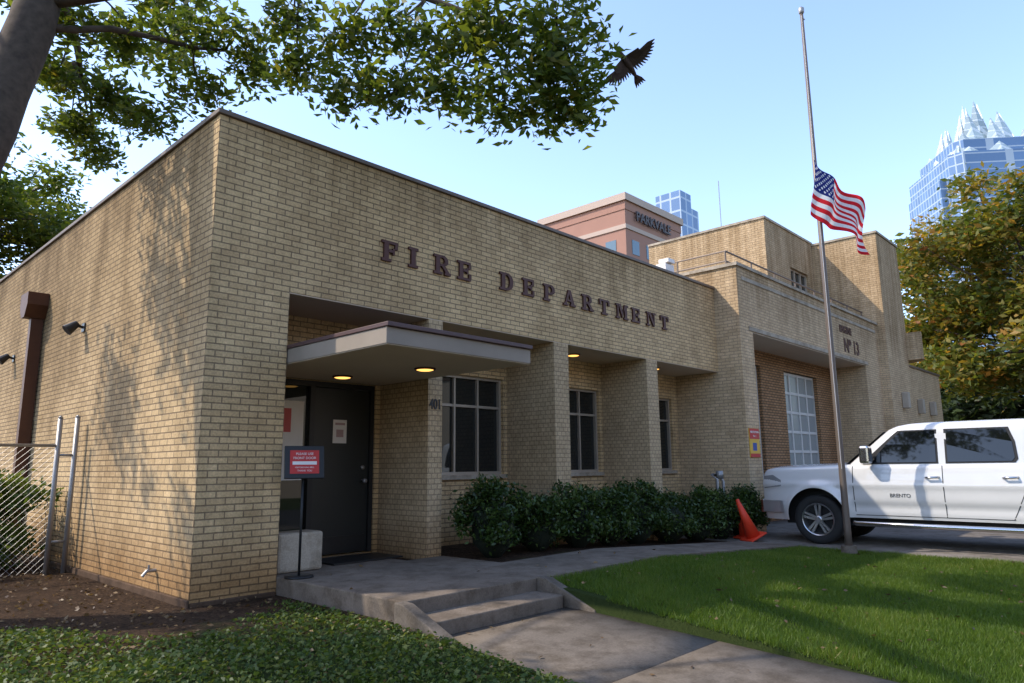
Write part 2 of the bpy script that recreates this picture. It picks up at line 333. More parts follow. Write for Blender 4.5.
GLY={
'F':[R(.12,.13,.36,.87),R(0,0,.5,.13),R(0,.87,.82,1),R(.68,.64,.82,.87),R(.36,.45,.56,.58),R(.56,.36,.66,.67)],
'I':[R(.14,.13,.38,.87),R(0,0,.52,.13),R(0,.87,.52,1)],
'E':[R(.12,.13,.36,.87),R(0,0,.84,.13),R(0,.87,.82,1),R(.68,.64,.82,.87),R(.70,.13,.84,.36),R(.36,.45,.56,.58),R(.56,.36,.66,.67)],
'R':[R(.12,.13,.36,.87),R(0,0,.5,.13),R(0,.87,.5,1),R(.36,.43,.5,.55)]+ringpolys(.5,.715,(.34,.285),(.12,.155),-H,H)+[[(.44,.43),(.66,.43),(.9,.13),(.68,.13)],R(.62,0,.98,.13)],
'P':[R(.12,.13,.36,.87),R(0,0,.5,.13),R(0,.87,.5,1),R(.36,.39,.5,.51)]+ringpolys(.5,.695,(.36,.305),(.14,.175),-H,H),
'D':[R(.12,.13,.36,.87),R(0,0,.42,.13),R(0,.87,.42,1)]+ringpolys(.42,.5,(.48,.5),(.24,.37),-H,H,16),
'A':[[(.13,.13),(.27,.13),(.52,.88),(.40,1),(.38,.9)],[(.40,1),(.60,1),(.90,.13),(.64,.13)],R(.28,.28,.66,.39),R(0,0,.38,.13),R(.56,0,1.0,.13)],
'T':[R(.34,.13,.58,.87),R(0,.87,.92,1),R(0,.64,.13,.87),R(.79,.64,.92,.87),R(.2,0,.72,.13)],
'M':[R(.12,.13,.24,.87),R(.84,.13,1.06,.87),R(0,0,.36,.13),R(.74,0,1.18,.13),R(0,.87,.28,1),R(.9,.87,1.18,1),[(.2,1),(.44,1),(.64,.3),(.56,.08)],[(.98,1),(.82,1),(.56,.08),(.62,.34)]],
'N':[R(.12,.13,.24,.87),R(.76,.13,.88,.87),R(0,0,.36,.13),R(0,.87,.3,1),R(.64,.87,1.0,1),[(.16,1),(.42,1),(.86,.02),(.72,.02)]],
}
def slab_text(name,word,xstart,pitch,z0,h,y,mat,par,wsc=1.0):
    m=MB(); 
    for k,ch in enumerate(word):
        for j,poly in enumerate(GLY[ch]):
            pts=[(xstart+k*pitch+(q[0]-.45)*h*wsc,z0+q[1]*h) for q in poly]
            m.prism(pts,'y',y-.03-.0011*(j%9),y-.002)
    return m.obj(name,mat,par)
slab_text('lettering_fire','FIRE',2.26,.43,3.875,.27,0,LETT,fs,1.12)
slab_text('lettering_department','DEPARTMENT',4.40,.493,3.875,.27,0,LETT,fs,1.18)
def text(name,body,size,loc,rot,mat,par,ext=.004,align='CENTER',sx=1,bold=0):
    c=bpy.data.curves.new(name,'FONT'); c.body=body; c.size=size; c.extrude=ext; c.align_x=align; c.align_y='CENTER'; c.offset=bold
    o=bpy.data.objects.new(name,c); COL.objects.link(o); o.location=loc; o.rotation_euler=rot; o.scale=(sx,1,1)
    c.materials.append(mat); o.parent=par; return o
FR=(math.pi/2,0,0)
text('house_number','401',.19,(3.05,-.004,2.10),FR,FRD,fs,.006,bold=.002,sx=.72)
for i,(yy,zz) in enumerate(((4.1,3.3),(8.1,3.3))):
    m=MB(); m.tube([(-.0,yy,zz),(-.14,yy,zz+.03)],.02,8); m.tube([(-.09,yy,zz+.05),(-.22,yy,zz-.07)],[.045,.08],12); m.box(-.02,-.003,yy-.06,yy+.06,zz-.06,zz+.06); m.obj('side_lamp_%d'%i,FRD,fs)
m=MB(); m.prism([(6.12,4.15),(6.58,4.15),(6.58,3.95),(6.45,3.75),(6.25,3.75),(6.12,3.95)],'x',-.30,-.004); m.box(-.19,-.02,6.28,6.42,-.05,3.75); m.obj('downspout',WOODB,fs)
m=MB(); m.tube([(-.0,.85,.27),(-.09,.85,.27),(-.13,.85,.22)],.018,8); m.tube([(-.07,.85,.27),(-.07,.85,.33)],.012,6); m.obj('spigot',GALV,fs)
GX,GY,GT=10.98,-.55,5.5
m=MB()
wall_cells(m,'y',GX,20.5,-.2,GT,GY,GY+.30,[(11.6,19.1,-.3,4.12)])
m.box(GX,11.6,GY+.30,.45,-.2,GT)
m.box(19.1,20.5,GY+.3,.45,-.2,GT)
m.box(11.6,19.1,GY+.3,.45,4.12,GT)
m.box(GX,GX+.35,.45,12,-.2,GT)
m.obj('garage_walls',BR2,fs)
m=MB(); m.box(11.6,11.9,.45,.7,-.2,4.1); m.box(14.1,15.55,.45,.7,-.2,4.1); m.box(17.85,19.1,.45,.7,-.2,4.1)
m.box(11.9,14.1,.45,.7,3.72,4.1); m.box(15.55,17.85,.45,.7,3.72,4.1); m.obj('garage_back_wall',BRO,fs)
box('garage_soffit',PLAS,fs,11.61,19.09,GY+.01,.448,4.10,4.116)
box('garage_roof',COPE,fs,GX+.35,26,.45,12,5.2,5.3)
m=MB(); m.box(GX-.04,20.5,GY-.04,GY+.3,GT,GT+.07); m.box(GX-.04,GX+.3,GY+.302,12,GT,GT+.07); m.obj('garage_coping',STONE,fs)
m=MB(); m.box(11.4,19.3,GY-.018,GY-.001,4.13,4.22); m.box(11.2,20.3,GY-.014,GY-.001,5.22,5.30); m.obj('garage_band_courses',STONE,fs)
DW=simple('garage_door_white',(.60,.58,.54),.5,var=.05); DG=glass('garage_door_panes',(.30,.32,.31),.2)
for i,(a,b_) in enumerate(((11.9,14.1),(15.55,17.85))):
    box('garage_door_panes_%d'%i,DG,fs,a,b_,.58,.60,DZ,3.72)
    m=MB()
    for k in range(5): xx=a+(b_-a)*k/4; m.box(xx-.035,xx+.035,.55,.579,DZ,3.72)
    for k in range(8): zz=.04+k*3.64/7; m.box(a,b_,.555,.5785,zz-.035,zz+.035)
    m.obj('garage_door_frame_%d'%i,DW,fs)
text('engine_sign','ENGINE',.27,(17.6,GY-.006,4.95),FR,LETT,fs,.01,bold=.01)
text('number_sign','N\u00ba 13',.52,(18.0,GY-.006,4.50),FR,LETT,fs,.01,bold=.014,sx=1.0)
m=MB(); wall_cells(m,'y',16.8,20.5,5.3,8.5,1.2,1.45,[(18.55,20.0,6.15,7.35)]); m.box(16.8,17.05,1.45,5.2,5.3,8.5); m.box(17.05,24,4.95,5.2,5.3,8.5)
m.box(20.5,22.7,-.80,3,-.2,8.45); m.obj('upper_walls',BR2,fs)
box('upper_roof',COPE,fs,17.05,20.5,1.45,4.95,8.2,8.3)
m=MB(); m.box(16.76,20.5,1.16,1.5,8.5,8.57); m.box(16.76,17.1,1.502,5.2,8.5,8.57); m.box(20.46,22.74,-.84,3,8.45,8.52); m.obj('upper_coping',STONE,fs)
box('upper_window_glass',GL,fs,18.55,20.,1.32,1.34,6.15,7.35)
m=MB()
for xx in (18.58,19.03,19.5,19.97): m.box(xx-.03,xx+.03,1.27,1.319,6.15,7.35)
for zz in (6.18,6.75,7.32): m.box(18.55,20,1.28,1.318,zz-.025,zz+.025)
m.obj('upper_window_frame',FRAME,fs); box('upper_window_sill',STONE,fs,18.5,20.05,1.14,1.26,6.05,6.148)
m=MB(); pts=arc(22.7,0.2,.75,1.0,-H,0,10)+[(22.7,.2)]; m.prism(pts,'z',-.2,7.7); pts=arc(22.7,.1,1.15,1.35,-H,0,10)+[(22.7,.1)]; m.prism(pts,'z',4.6,5.5)
m.obj('rounded_buttress',BR2,fs)
m=MB(); wall_cells(m,'y',22.7,28.2,-.2,4.55,-.45,-.15,[(23.2,24.6,0.,2.6),(25.0,26.2,.0,2.6),(26.6,27.6,.9,2.6)]); m.box(22.7,28.2,-.15,8,3.9,4.5); m.box(27.9,28.2,-.15,8,-.2,3.9)
m.obj('east_wing',BR2,fs)
box('east_wing_glass',GL,fs,23.,27.9,-.2,-.18,0,2.7)
box('east_wing_coping',COPE,fs,23.9,28.24,-.49,-.1,4.55,4.62)
for i,(xx,yy) in enumerate(((21.6,-.8),(24.8,-.45),(26.4,-.45))):
    m=MB(); m.box(xx-.1,xx+.1,yy-.20,yy-.003,2.95,3.45); m.obj('wall_lantern_%d'%i,FRAME,fs,bevel=.02)
m=MB()
for zz in (5.95,5.72): m.tube([(11.25,3.5,zz),(11.25,-.2,zz),(20.4,-.2,zz)],.022,6)
for xx in np.arange(11.25,20.5,1.3): m.tube([(xx,-.2,5.5),(xx,-.2,5.95)],.022,6)
for yy in (1.0,2.2,3.5): m.tube([(11.25,yy,5.5),(11.25,yy,5.95)],.022,6)
m.obj('roof_railing',COPE,fs)
m=MB(); m.box(9.88,10.22,.5,.75,5.35,5.55); m.box(9.92,10.18,.45,.70,5.57,5.66); m.obj('roof_floodlight',WHITE,fs,bevel=.01)
m=MB(); m.tube([(10.05,.6,4.85),(10.05,.6,5.36)],.05,8); m.obj('floodlight_post',FRD,fs)
m=MB(); m.tube([(17.3,2.8,8.3),(17.3,2.8,10.3)],.015,5); m.obj('roof_aerial',GALV,fs)

# ---------------------------------------------------------------- hotel and towers
ho=empty('hotel_building')
HB=simple('hotel_stucco',(.46,.35,.28),.8,var=.05); HBR=simple('hotel_red_brick',(.34,.18,.13),.85,var=.08,scale=.5); HW=glass('hotel_glass',(.10,.16,.2),.1)
X0,Y0=73.3,43.7
box('tower_block',HBR,ho,X0,X0+14.5,Y0,Y0+15,0,35.2)
box('cornice',HB,ho,X0-.4,X0+14.8,Y0-.4,Y0+15.3,36.4,37.4)
box('fascia',HBR,ho,X0-.1,X0+14.6,Y0-.1,Y0+15.1,35.2,36.4)
box('band',HB,ho,X0-.15,X0+14.6,Y0-.15,Y0+15.1,32.5,33.1)
m=MB(); fr=MB()
for lv in range(10):
    zz=29.2-lv*3.3
    for k in range(4):
        yy=Y0+1.6+k*3.6; m.box(X0-.06,X0-.01,yy,yy+1.7,zz,zz+2.0); fr.box(X0-.1,X0-.06,yy-.15,yy+1.85,zz-.3,zz-.05)
        xx=X0+1.4+k*3.5; m.box(xx,xx+1.7,Y0-.06,Y0-.01,zz,zz+2.0)
m.obj('windows',HW,ho); fr.obj('sills',HB,ho)
text('hotel_sign','PARKVALE',1.9,(X0+6.6,Y0-.35,34.6),FR,simple('hotel_sign_dark',(.06,.04,.035),.5),ho,.1,bold=.04,sx=1.0)
def tower_mat(name,glassc,mull,w,h,r=.15,ms=.28):
    m,nt,out=newmat(name); tc=nt.nodes.new('ShaderNodeTexCoord'); sp=nt.nodes.new('ShaderNodeSeparateXYZ'); nt.links.new(tc.outputs['Object'],sp.inputs[0])
    ad=N(nt,'ShaderNodeMath',operation='ADD'); nt.links.new(sp.outputs[0],ad.inputs[0]); nt.links.new(sp.outputs[1],ad.inputs[1])
    cb=nt.nodes.new('ShaderNodeCombineXYZ'); nt.links.new(ad.outputs[0],cb.inputs[0]); nt.links.new(sp.outputs[2],cb.inputs[1])
    b=nt.nodes.new('ShaderNodeTexBrick'); nt.links.new(cb.outputs[0],b.inputs['Vector']); b.offset=0
    b.inputs['Scale'].default_value=1; b.inputs['Brick Width'].default_value=w; b.inputs['Row Height'].default_value=h; b.inputs['Mortar Size'].default_value=ms; b.inputs['Mortar Smooth'].default_value=.1
    b.inputs['Color1'].default_value=glassc+(1,); b.inputs['Color2'].default_value=tuple(x*.72 for x in glassc)+(1,); b.inputs['Mortar'].default_value=mull+(1,)
    bsdf(nt,out,b.outputs['Color'],r,0.2,.6); return m
TG=tower_mat('tower_glass',(.14,.23,.38),(.38,.43,.48),3.2,4.0)  # distance haze painted in by lightening the base colours
TC=tower_mat('crown_glass',(.46,.54,.54),(.64,.68,.68),3.,3.4,.35)
ob=empty('glass_office_tower')
m=MB(); m.box(168,178,88,104,0,74); m.box(168,174,88,96,74,78); m.obj('shaft',TG,ob)
sk=empty('glass_skyscraper')
cx,cy=345.,43.; 
def rotbox(mb,hw,hd,z0,z1,ang,ch=0):
    pts=[]
    base=[(-hw+ch,-hd),(hw-ch,-hd),(hw,-hd+ch),(hw,hd-ch),(hw-ch,hd),(-hw+ch,hd),(-hw,hd-ch),(-hw,-hd+ch)] if ch else [(-hw,-hd),(hw,-hd),(hw,hd),(-hw,hd)]
    for x,y in base: pts.append((cx+x*math.cos(ang)-y*math.sin(ang),cy+x*math.sin(ang)+y*math.cos(ang)))
    mb.prism(pts,'z',z0,z1)
ANG=math.radians(38)
m=MB(); rotbox(m,21,21,0,125,ANG,4); rotbox(m,23.5,14,0,116,ANG); rotbox(m,14,23.5,0,116,ANG); m.obj('shaft',TG,sk)
m=MB(); rotbox(m,17.0,17.0,125,132,ANG,3); m.obj('setback',TG,sk)
m=MB()
def shard(cxl,cyl,wd,dirang,z0,z1,lean):
    ca,sa=math.cos(dirang),math.sin(dirang); tx,ty=-sa,ca
    a=(cxl-tx*wd/2,cyl-ty*wd/2,z0); b=(cxl+tx*wd/2,cyl+ty*wd/2,z0); mid=(cxl+ca*1.8,cyl+sa*1.8,z0); bk=(cxl-ca*6,cyl-sa*6,z0)
    top=(cxl-ca*lean,cyl-sa*lean,z1)
    m.add([a,mid,b,bk,top],[(0,1,4),(1,2,4),(2,3,4),(3,0,4),(0,3,2,1)])
for q in range(4):
    da=ANG+q*H; ca,sa=math.cos(da),math.sin(da); tx,ty=-sa,ca
    for off,h1 in ((-12,137),(0,143),(12,137)):
        shard(cx+ca*17+tx*off,cy+sa*17+ty*off,13,da,125,h1,4)
    for off,h1 in ((-6,148),(6,148)):
        shard(cx+ca*11+tx*off,cy+sa*11+ty*off,13,da,129,h1,3)
    shard(cx+ca*5,cy+sa*5,13,da,130,156,2)
m.obj('crown',TC,sk)
for i,(a,b_,y1,z1,c) in enumerate(((-34,2,-30,9,(.50,.44,.36)),(6,30,-32,13,(.42,.33,.25)),(34,70,-30,8,(.46,.42,.37)))):
    e=empty('street_building'); mt=simple('stucco_%d'%i,c,.85,var=.06,scale=.4)
    box('walls',mt,e,a,b_,y1-14,y1,-.6,z1)
    m=MB(); 
    for k in range(int((b_-a)/3.6)):
        for lv in range(int(z1/3.8)): m.box(a+1+k*3.6,a+2.8+k*3.6,y1+.01,y1+.05,.5+lv*3.8,2.6+lv*3.8)
    m.obj('windows',GLC,e); box('parapet',COPE,e,a-.1,b_+.1,y1-14.1,y1+.1,z1,z1+.3)

# ---------------------------------------------------------------- vegetation
def leaf_cards(C,size,flat=.5,elong=1.7):
    n=len(C); a=rng.normal(size=(n,3)); a[:,2]*=flat; a/=np.linalg.norm(a,axis=1)[:,None]
    b=rng.normal(size=(n,3)); b-= (b*a).sum(1)[:,None]*a; b/=np.linalg.norm(b,axis=1)[:,None]
    c=np.cross(a,b); s=(size*(.6+.8*rng.random(n)))[:,None]
    p0=C-a*s*.5*elong; p2=C+a*s*.5*elong; fold=c*s*.15
    p1=C+b*s*.36+fold; p3=C-b*s*.36+fold
    V=np.stack([p0,p1,p2,p3],1).reshape(-1,3); i=np.arange(n)*4
    F=np.stack([i,i+1,i+2,i+3],1)
    return V,F
def clump_points(cl,ntw,nlf,twr=.16):
    out=[];val=[]
    for (x,y,z,r,rz) in cl:
        k=int(ntw*(r*r*rz)**.66*8)
        k=max(k,3)
        d=rng.normal(size=(k,3)); d/=np.linalg.norm(d,axis=1)[:,None]; rad=rng.random(k)**.45
        t=np.array([x,y,z])+d*rad[:,None]*np.array([r,r,rz])
        tv=rng.random(k)
        q=t[:,None,:]+rng.normal(size=(k,nlf,3))*twr*np.array([1,1,.7])
        out.append(q.reshape(-1,3)); val.append(np.repeat(tv,nlf))
    P=np.concatenate(out); v=np.clip(np.concatenate(val)*.6+rng.random(len(P))*.4,0,1)
    return P,v
def limb(mb,a,b_,r0,r1,seg=5,jit=.12,n=7):
    a=Vector(a); b_=Vector(b_); L=(b_-a).length; pts=[];rs=[]
    for i in range(seg+1):
        t=i/seg; p=a.lerp(b_,t)
        if 0<i<seg: p+=Vector((random.uniform(-1,1),random.uniform(-1,1),random.uniform(-1,1)))*jit*L*.35
        p.z+=math.sin(t*math.pi)*jit*L*.5
        pts.append(p); rs.append(r0+(r1-r0)*t)
    mb.tube(pts,rs,n); return pts
oak=empty('oak_tree'); tr=MB()
trunk=[(-2.75,1.35,-.1),(-2.5,1.45,1.2),(-2.2,1.55,2.8),(-2.02,1.65,3.6),(-1.85,1.7,4.4),(-1.72,1.72,4.9),(-1.62,1.78,5.4),(-1.50,1.84,5.9),(-1.42,1.85,6.3),(-1.3,1.8,7.4)]
tr.tube(trunk,[.48,.37,.31,.29,.27,.262,.245,.235,.23,.19],16)
K=[(-11,21,66),(-4,21,67),(1,16,68),(6,11,68),(-7,39,68),(-2,34,66),(3,30,62),(1,47,62),(5,20,63),(10,14,66),(-9,30,64),(-4,43,64),(2,38,66),(-1,50,66),
(8,1,66),(9,1,61),(10,-7,61),(13,-5,56),(14,-11,62),(15,-11,55),(17,-17,59),(18,-17,54),(19,-22,57),(20,-22,51),(23,-27,55),(25,-26,51),(26,-28,57),(27,-28,53),(23,-28,60),(17,-22,61)]
cl=[(x/10,y/10,z/10,.40,.26) for x,y,z in K]
extra=[]
for i in range(46):
    x=random.uniform(-6.5,2.5); y=random.uniform(-4,6.5)
    if (x+2)**2+(y-1)**2<34: extra.append((x,y,random.uniform(8.0,10.2),random.uniform(.6,1.),.5))
extra=extra[::2]+[(-4.5,.5,6.5,.8,.5),(-5.2,2.2,7,.9,.6),(-4.2,-1.5,6.8,.8,.5),(-3.6,-3.2,6.6,.7,.4),(-4.4,4.2,6.6,.6,.4),(-3.6,6.0,7.2,.7,.4)]
P,v=clump_points(cl,27,15,.11); V,F=leaf_cards(P,.072); fast_mesh('leaves',V,F,LOAK,oak,v)
P,v=clump_points(extra,12,13,.17); V,F=leaf_cards(P,.11); fast_mesh('upper_leaves',V,F,LOAK,oak,v)
main=limb(tr,(-1.4,1.85,6.6),(1.2,-.4,7.0),.09,.055,7,.05,9)
main2=limb(tr,main[-1],(2.5,-2.65,5.95),.055,.02,7,.05,8)
l3=limb(tr,(-1.3,1.8,7.1),(-.5,3.6,6.9),.09,.035,5,.08); l4=limb(tr,(-1.42,1.85,6.3),(.6,1.4,6.7),.05,.02,5,.08)
limb(tr,(-.6,3.5,6.9),(.2,4.8,6.3),.035,.012,4)
l5=limb(tr,(-1.3,1.8,7.3),(-4,-1,8.6),.15,.05); l6=limb(tr,(-1.3,1.8,7.3),(-3,4.5,9),.15,.05); l7=limb(tr,(-1.3,1.8,7.3),(0,0,9.4),.14,.05)
nodes=list(main)+list(main2)+list(l3)+list(l4)
for c in cl:
    q=min(nodes,key=lambda n:(Vector(c[:3])-n).length); limb(tr,q,c[:3],.020,.006,4,.12,5)
    for _ in range(3):
        limb(tr,c[:3],(c[0]+random.uniform(-.35,.35),c[1]+random.uniform(-.35,.35),c[2]+random.uniform(-.25,.2)),.008,.003,3,.1,4)
nodes=list(l5)+list(l6)+list(l7)
for c in extra:
    q=min(nodes,key=lambda n:(Vector(c[:3])-n).length); limb(tr,q,c[:3],.04,.01,4,.1,5)
tr.obj('trunk_and_branches',BARK,oak,True)
def tree(name,bx,by,h,crown,mat,lsize,ntw,nlf,twr,tr_r=.3,ncl=40,seed=1,cr=(.16,.30)):
    random.seed(seed); e=empty(name); t=MB(); cx,cy,cz,rx,rz=crown
    t.tube([(bx,by,-.3),(bx+.1,by,h*.2),(bx*.6+cx*.4,by*.6+cy*.4,cz-rz*.5),(cx,cy,cz)],[tr_r*1.3,tr_r,tr_r*.75,tr_r*.3],10)
    cs=[]
    for i in range(ncl):
        while True:
            d=Vector((random.uniform(-1,1),random.uniform(-1,1),random.uniform(-1,1)))
            if .35<d.length<1: break
        r=rx*random.uniform(*cr); cs.append((cx+d.x*rx*.85,cy+d.y*rx*.85,cz+d.z*rz*.85,r,r*.65))
    for c in cs: limb(t,(cx+random.uniform(-.2,.2)*rx,cy+random.uniform(-.2,.2)*rx,cz-rz*random.uniform(.1,.7)),c[:3],tr_r*.28,.02,4,.08,5)
    t.obj('trunk_and_branches',BARK,e,True)
    P,v=clump_points(cs,ntw,nlf,twr); V,F=leaf_cards(P,lsize); fast_mesh('leaves',V,F,mat,e,v)
tree('oak_tree',-1.5,19,8,(-.2,19,8.8,4.2,2.9),LOAK,.13,6,14,.2,.3,50,5)
tree('autumn_tree',37.5,-5.5,10,(36.6,-4.4,9.3,9.2,6.2),LAUT,.20,2.8,16,.32,.35,100,3,(.10,.22))
tree('dark_tree',52,2,8,(50,2,4.8,6.5,3.6),LDRK,.3,2.2,14,.4,.3,45,9)
tree('dark_tree',52,-9,8,(56,-9,5.2,6.5,4.2),LDRK,.3,2.2,14,.4,.3,45,10)
cs=[(x,y,random.uniform(2,6),4.5,3.5) for x in range(60,150,9) for y in (30,-30,5) ]+[(-40+random.uniform(-8,8),y,random.uniform(2,7),4.5,3.5) for y in range(-20,90,7)]+[(x,-48,8,5,4) for x in range(-60,90,9)]
P,v=clump_points(cs,.5,14,.7); V,F=leaf_cards(P,.55); fast_mesh('distant_trees',V,F,LDRK,None,v)
bx_=3.66; k=0
while bx_<10.75:
    he=empty('evergreen_shrub'); core=MB(); zb=float(wz(np.array(bx_)))-.03
    r=random.uniform(.44,.55); h=random.uniform(.70,.94); yy=-.50+random.uniform(-.08,.08)
    hc=[(bx_,yy,zb+h*.5,r*.88,h*.42)]; 
    for _ in range(18):
        t=random.uniform(0,2*math.pi); ph=random.uniform(-.4,1.35); hc.append((bx_+math.cos(t)*math.cos(ph)*r*.88,yy+math.sin(t)*math.cos(ph)*r*.88,zb+h*.5+math.sin(ph)*h*.46,random.uniform(.08,.17),random.uniform(.08,.19)))
    P,v=clump_points(hc,92,15,.055)
    kk=(P[:,2]>zb+.02); P=P[kk]; v=v[kk]
    V,F=leaf_cards(P,.042,.9,1.5); fast_mesh('leaves',V,F,LHED,he,v)
    core.tube([(bx_,yy,zb),(bx_,yy,zb+h*.2),(bx_,yy,zb+h*.6),(bx_,yy,zb+h*.80)],[.10,r*.55,r*.58,.1],10)  # near-black filler core stands in for the shaded inside and blocks see-through
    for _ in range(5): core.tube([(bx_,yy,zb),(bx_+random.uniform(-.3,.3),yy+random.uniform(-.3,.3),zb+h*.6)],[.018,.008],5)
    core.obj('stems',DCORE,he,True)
    bx_+=r*1.76; k+=1
sh=empty('shrub'); hc=[(-.9+random.uniform(-.9,.5),4.8+random.uniform(-.6,1.2),.15+random.random()*1.0,.3,.22) for _ in range(46)]
P,v=clump_points(hc,22,15,.08); V,F=leaf_cards(P,.06,.9); fast_mesh('leaves',V,F,GRS2,sh,v)
m=MB()
for i in range(10): m.tube([(-.7+random.uniform(-.2,.2),4.9,0),(-.7+random.uniform(-.6,.5),4.8+random.uniform(-.5,.5),.9)],[.015,.006],5)
m.obj('stems',BARK,sh)
def blades(n,x0,x1,y0,y1,hmin,hmax,w,mat,name,keep=None,par=None):
    x=rng.uniform(x0,x1,n); y=rng.uniform(y0,y1,n)
    if keep is not None: k=keep(x,y); x=x[k]; y=y[k]; n=len(x)
    z=gz(x,y)+np.where(((y<-2.5)&(x>2.9)&(x<9))|(x<.8),.018*np.sin(x*2.3+1.3*y)*np.cos(y*2.9-x),0)-.006
    pn=.5+.5*np.sin(x*1.9+np.sin(y*1.3)*2)*np.cos(y*2.3+np.sin(x*.9)*2)
    pn=np.clip(pn*.6+.4*(.5+.5*np.sin(x*6.1+y*3.3+2*np.sin(y*2))*np.sin(y*7.7-x*2.1+2*np.sin(x*3))),0,1)
    a=rng.uniform(0,2*np.pi,n); h=rng.uniform(hmin,hmax,n)*(.5+.8*pn); l=h*rng.uniform(.1,1.0,n); la=rng.uniform(0,2*np.pi,n)
    B=np.stack([x,y,z],1); dx=np.stack([np.cos(a),np.sin(a),0*a],1)*w
    T=B+np.stack([np.cos(la)*l,np.sin(la)*l,h],1)
    V=np.stack([B-dx,B+dx,T],1).reshape(-1,3); F=np.arange(3*n).reshape(-1,3)
    return fast_mesh(name,V,F,mat,par,np.clip(.45*rng.random(n)+.45*pn+.25*(rng.random(n)>.90),0,1))
blades(290000,2.615,9.28,-7.4,-2.16,.03,.08,.0038,GRS,'lawn',lambda x,y:~((x<2.73)&(y>-2.96)))
def kl(x,y):
    n=np.sin(x*2.7+y)*.45+np.sin(y*3.1-x*1.7)*.4+np.sin(x*7+y*5)*.25
    lim=-1.0+np.clip(-x-.6,0,3)*1.1
    return (rng.random(len(x))<np.clip((lim+.3-y+n)*.8,.0,1))&((x<-.1)|(y<-.15))
x=rng.uniform(-5,.80,100000); y=rng.uniform(-6.5,3.4,100000); k=kl(x,y); x=x[k];y=y[k]
C=np.stack([x,y,gz(x,y)+rng.uniform(.005,.05,len(x))+.018*np.sin(x*2.3+1.3*y)*np.cos(y*2.9-x)],1)
V,F=leaf_cards(C,.03,.35,1.3); fast_mesh('ground_cover',V,F,GRS2,None,rng.random(len(x)))
blades(60000,-5,.8,-6.5,3.4,.02,.06,.003,GRS2,'sparse_grass',kl)
def fl(n,x0,x1,y0,y1,zf): 
    x=rng.uniform(x0,x1,n); y=rng.uniform(y0,y1,n); return np.stack([x,y,zf(x,y)],1)
C=np.concatenate([fl(1700,-5,.85,-5,-.05,lambda x,y:gz(x,y)+.02),fl(1100,-5,-.08,-.05,4,lambda x,y:gz(x,y)+.012),fl(170,2.8,9.2,-6.5,-2.3,lambda x,y:gz(x,y)+.04),fl(14,1,2.55,-5.5,-2.6,lambda x,y:pathz(x,y)+.012),fl(14,.95,2.55,-2.,.9,lambda x,y:x*0+.19),fl(14,3,9,-2.1,-1.1,lambda x,y:wz(x)+.01)])
V,F=leaf_cards(C,.034,.15,1.4); fast_mesh('fallen_leaves',V,F,DEADL,None,rng.random(len(C)))

# ---------------------------------------------------------------- chain-link fence
fe=empty('chain_link_fence'); fy=3.62
m=MB()
for xx,zt in ((-.10,2.0),(-.30,1.98),(-3.2,1.9),(-6.1,1.9)):
    m.tube([(xx,fy,-.1),(xx,fy,zt)],.030,10); m.tube([(xx,fy,zt),(xx,fy,zt+.03)],[.034,.01],10)
m.tube([(-.30,fy,1.62),(-6.1,fy,1.62)],.020,8)
m.tube([(-.10,fy,.4),(-.30,fy,.4)],.018,6); m.tube([(-.10,fy,1.5),(-.30,fy,1.5)],.018,6)
m.obj('posts_and_rail',GALV,fe,True)
m=MB(); h=1.57; xa,xb=-6.3,-.32
xx=xa
while xx<xb:
    L=min(h,xb-xx); m.tube([(xx,fy+.020,.03),(xx+L,fy+.020,.03+L)],.0019,3,False)
    xr=xa+xb-xx; m.tube([(xr,fy+.026,.03),(xr-L,fy+.026,.03+L)],.0019,3,False)
    xx+=.085
m.obj('mesh_wire',GALV,fe)

# ---------------------------------------------------------------- flagpole + flag
fp=empty('flagpole'); px,py=8.95,-3.05
m=MB(); m.tube([(px,py,-.1),(px,py,.25),(px,py,4.5),(px+.03,py,9.25)],[.060,.053,.043,.028],14); m.obj('pole',simple('pole_metal',(.15,.12,.10),.5,.4),fp,True)
m=MB(); m.tube([(px+.03,py,9.25),(px+.03,py,9.28),(px+.03,py,9.36),(px+.03,py,9.40)],[.03,.05,.05,.01],12); m.tube([(px+.03,py,9.2),(px+.15,py,9.2)],.012,6); m.obj('truck_cap',GALV,fp,True)
m=MB(); m.tube([(px-.07,py-.02,1.2),(px-.04,py-.02,9.18)],.004,4); m.obj('halyard',WHITE,fp)
m=MB(); m.tube([(px,py,-.10),(px,py,.015)],[.12,.11],14); m.obj('base_collar',CONC,fp)
fl_=empty('american_flag'); NU,NV=114,78; Lf,Hf=1.60,.98
z_top=6.40; d=Vector((.80,-.60,0)).normalized(); nrm=Vector((-d.y,d.x,0))
Vv=[];Ff=[];mi=[]
for j in range(NV+1):
    for i in range(NU+1):
        u=i/NU; w_=j/NV
        hor=u*Lf*.55; drop=u*Lf*.52+.05*math.sin(u*9)*w_
        wav=.12*math.sin(u*13+w_*2.6)*u**.5+.05*math.sin(u*5-w_*5)
        hh=w_*Hf*(1-.18*u)
        p=Vector((px-.16,py-.05,z_top))+d*(hor-.12*w_*(1-u)+.03*math.sin(u*13)*u)+nrm*wav+Vector((0,0,-drop-hh))
        Vv.append(tuple(p))
for j in range(NV):
    for i in range(NU):
        a=j*(NU+1)+i; Ff.append((a,a+1,a+NU+2,a+NU+1))
        m_=0 if (j//6)%2==0 else 1
        if j<42 and i<46:
            m_=2
            r=(j-2)/4.2; c=(i-1.5)/3.9
            rr=round(r-.25); jj=j-(rr*4.2+3.3); cc=round((c-.5)); ii=i-(cc*3.9+3.3)
            if (rr+cc)%2==0 and 0<=rr<=8 and 0<=cc<=10 and abs(jj)+abs(ii)<1.9: m_=1
        mi.append(m_)
me=bpy.data.meshes.new('cloth'); me.from_pydata(Vv,[],Ff); 
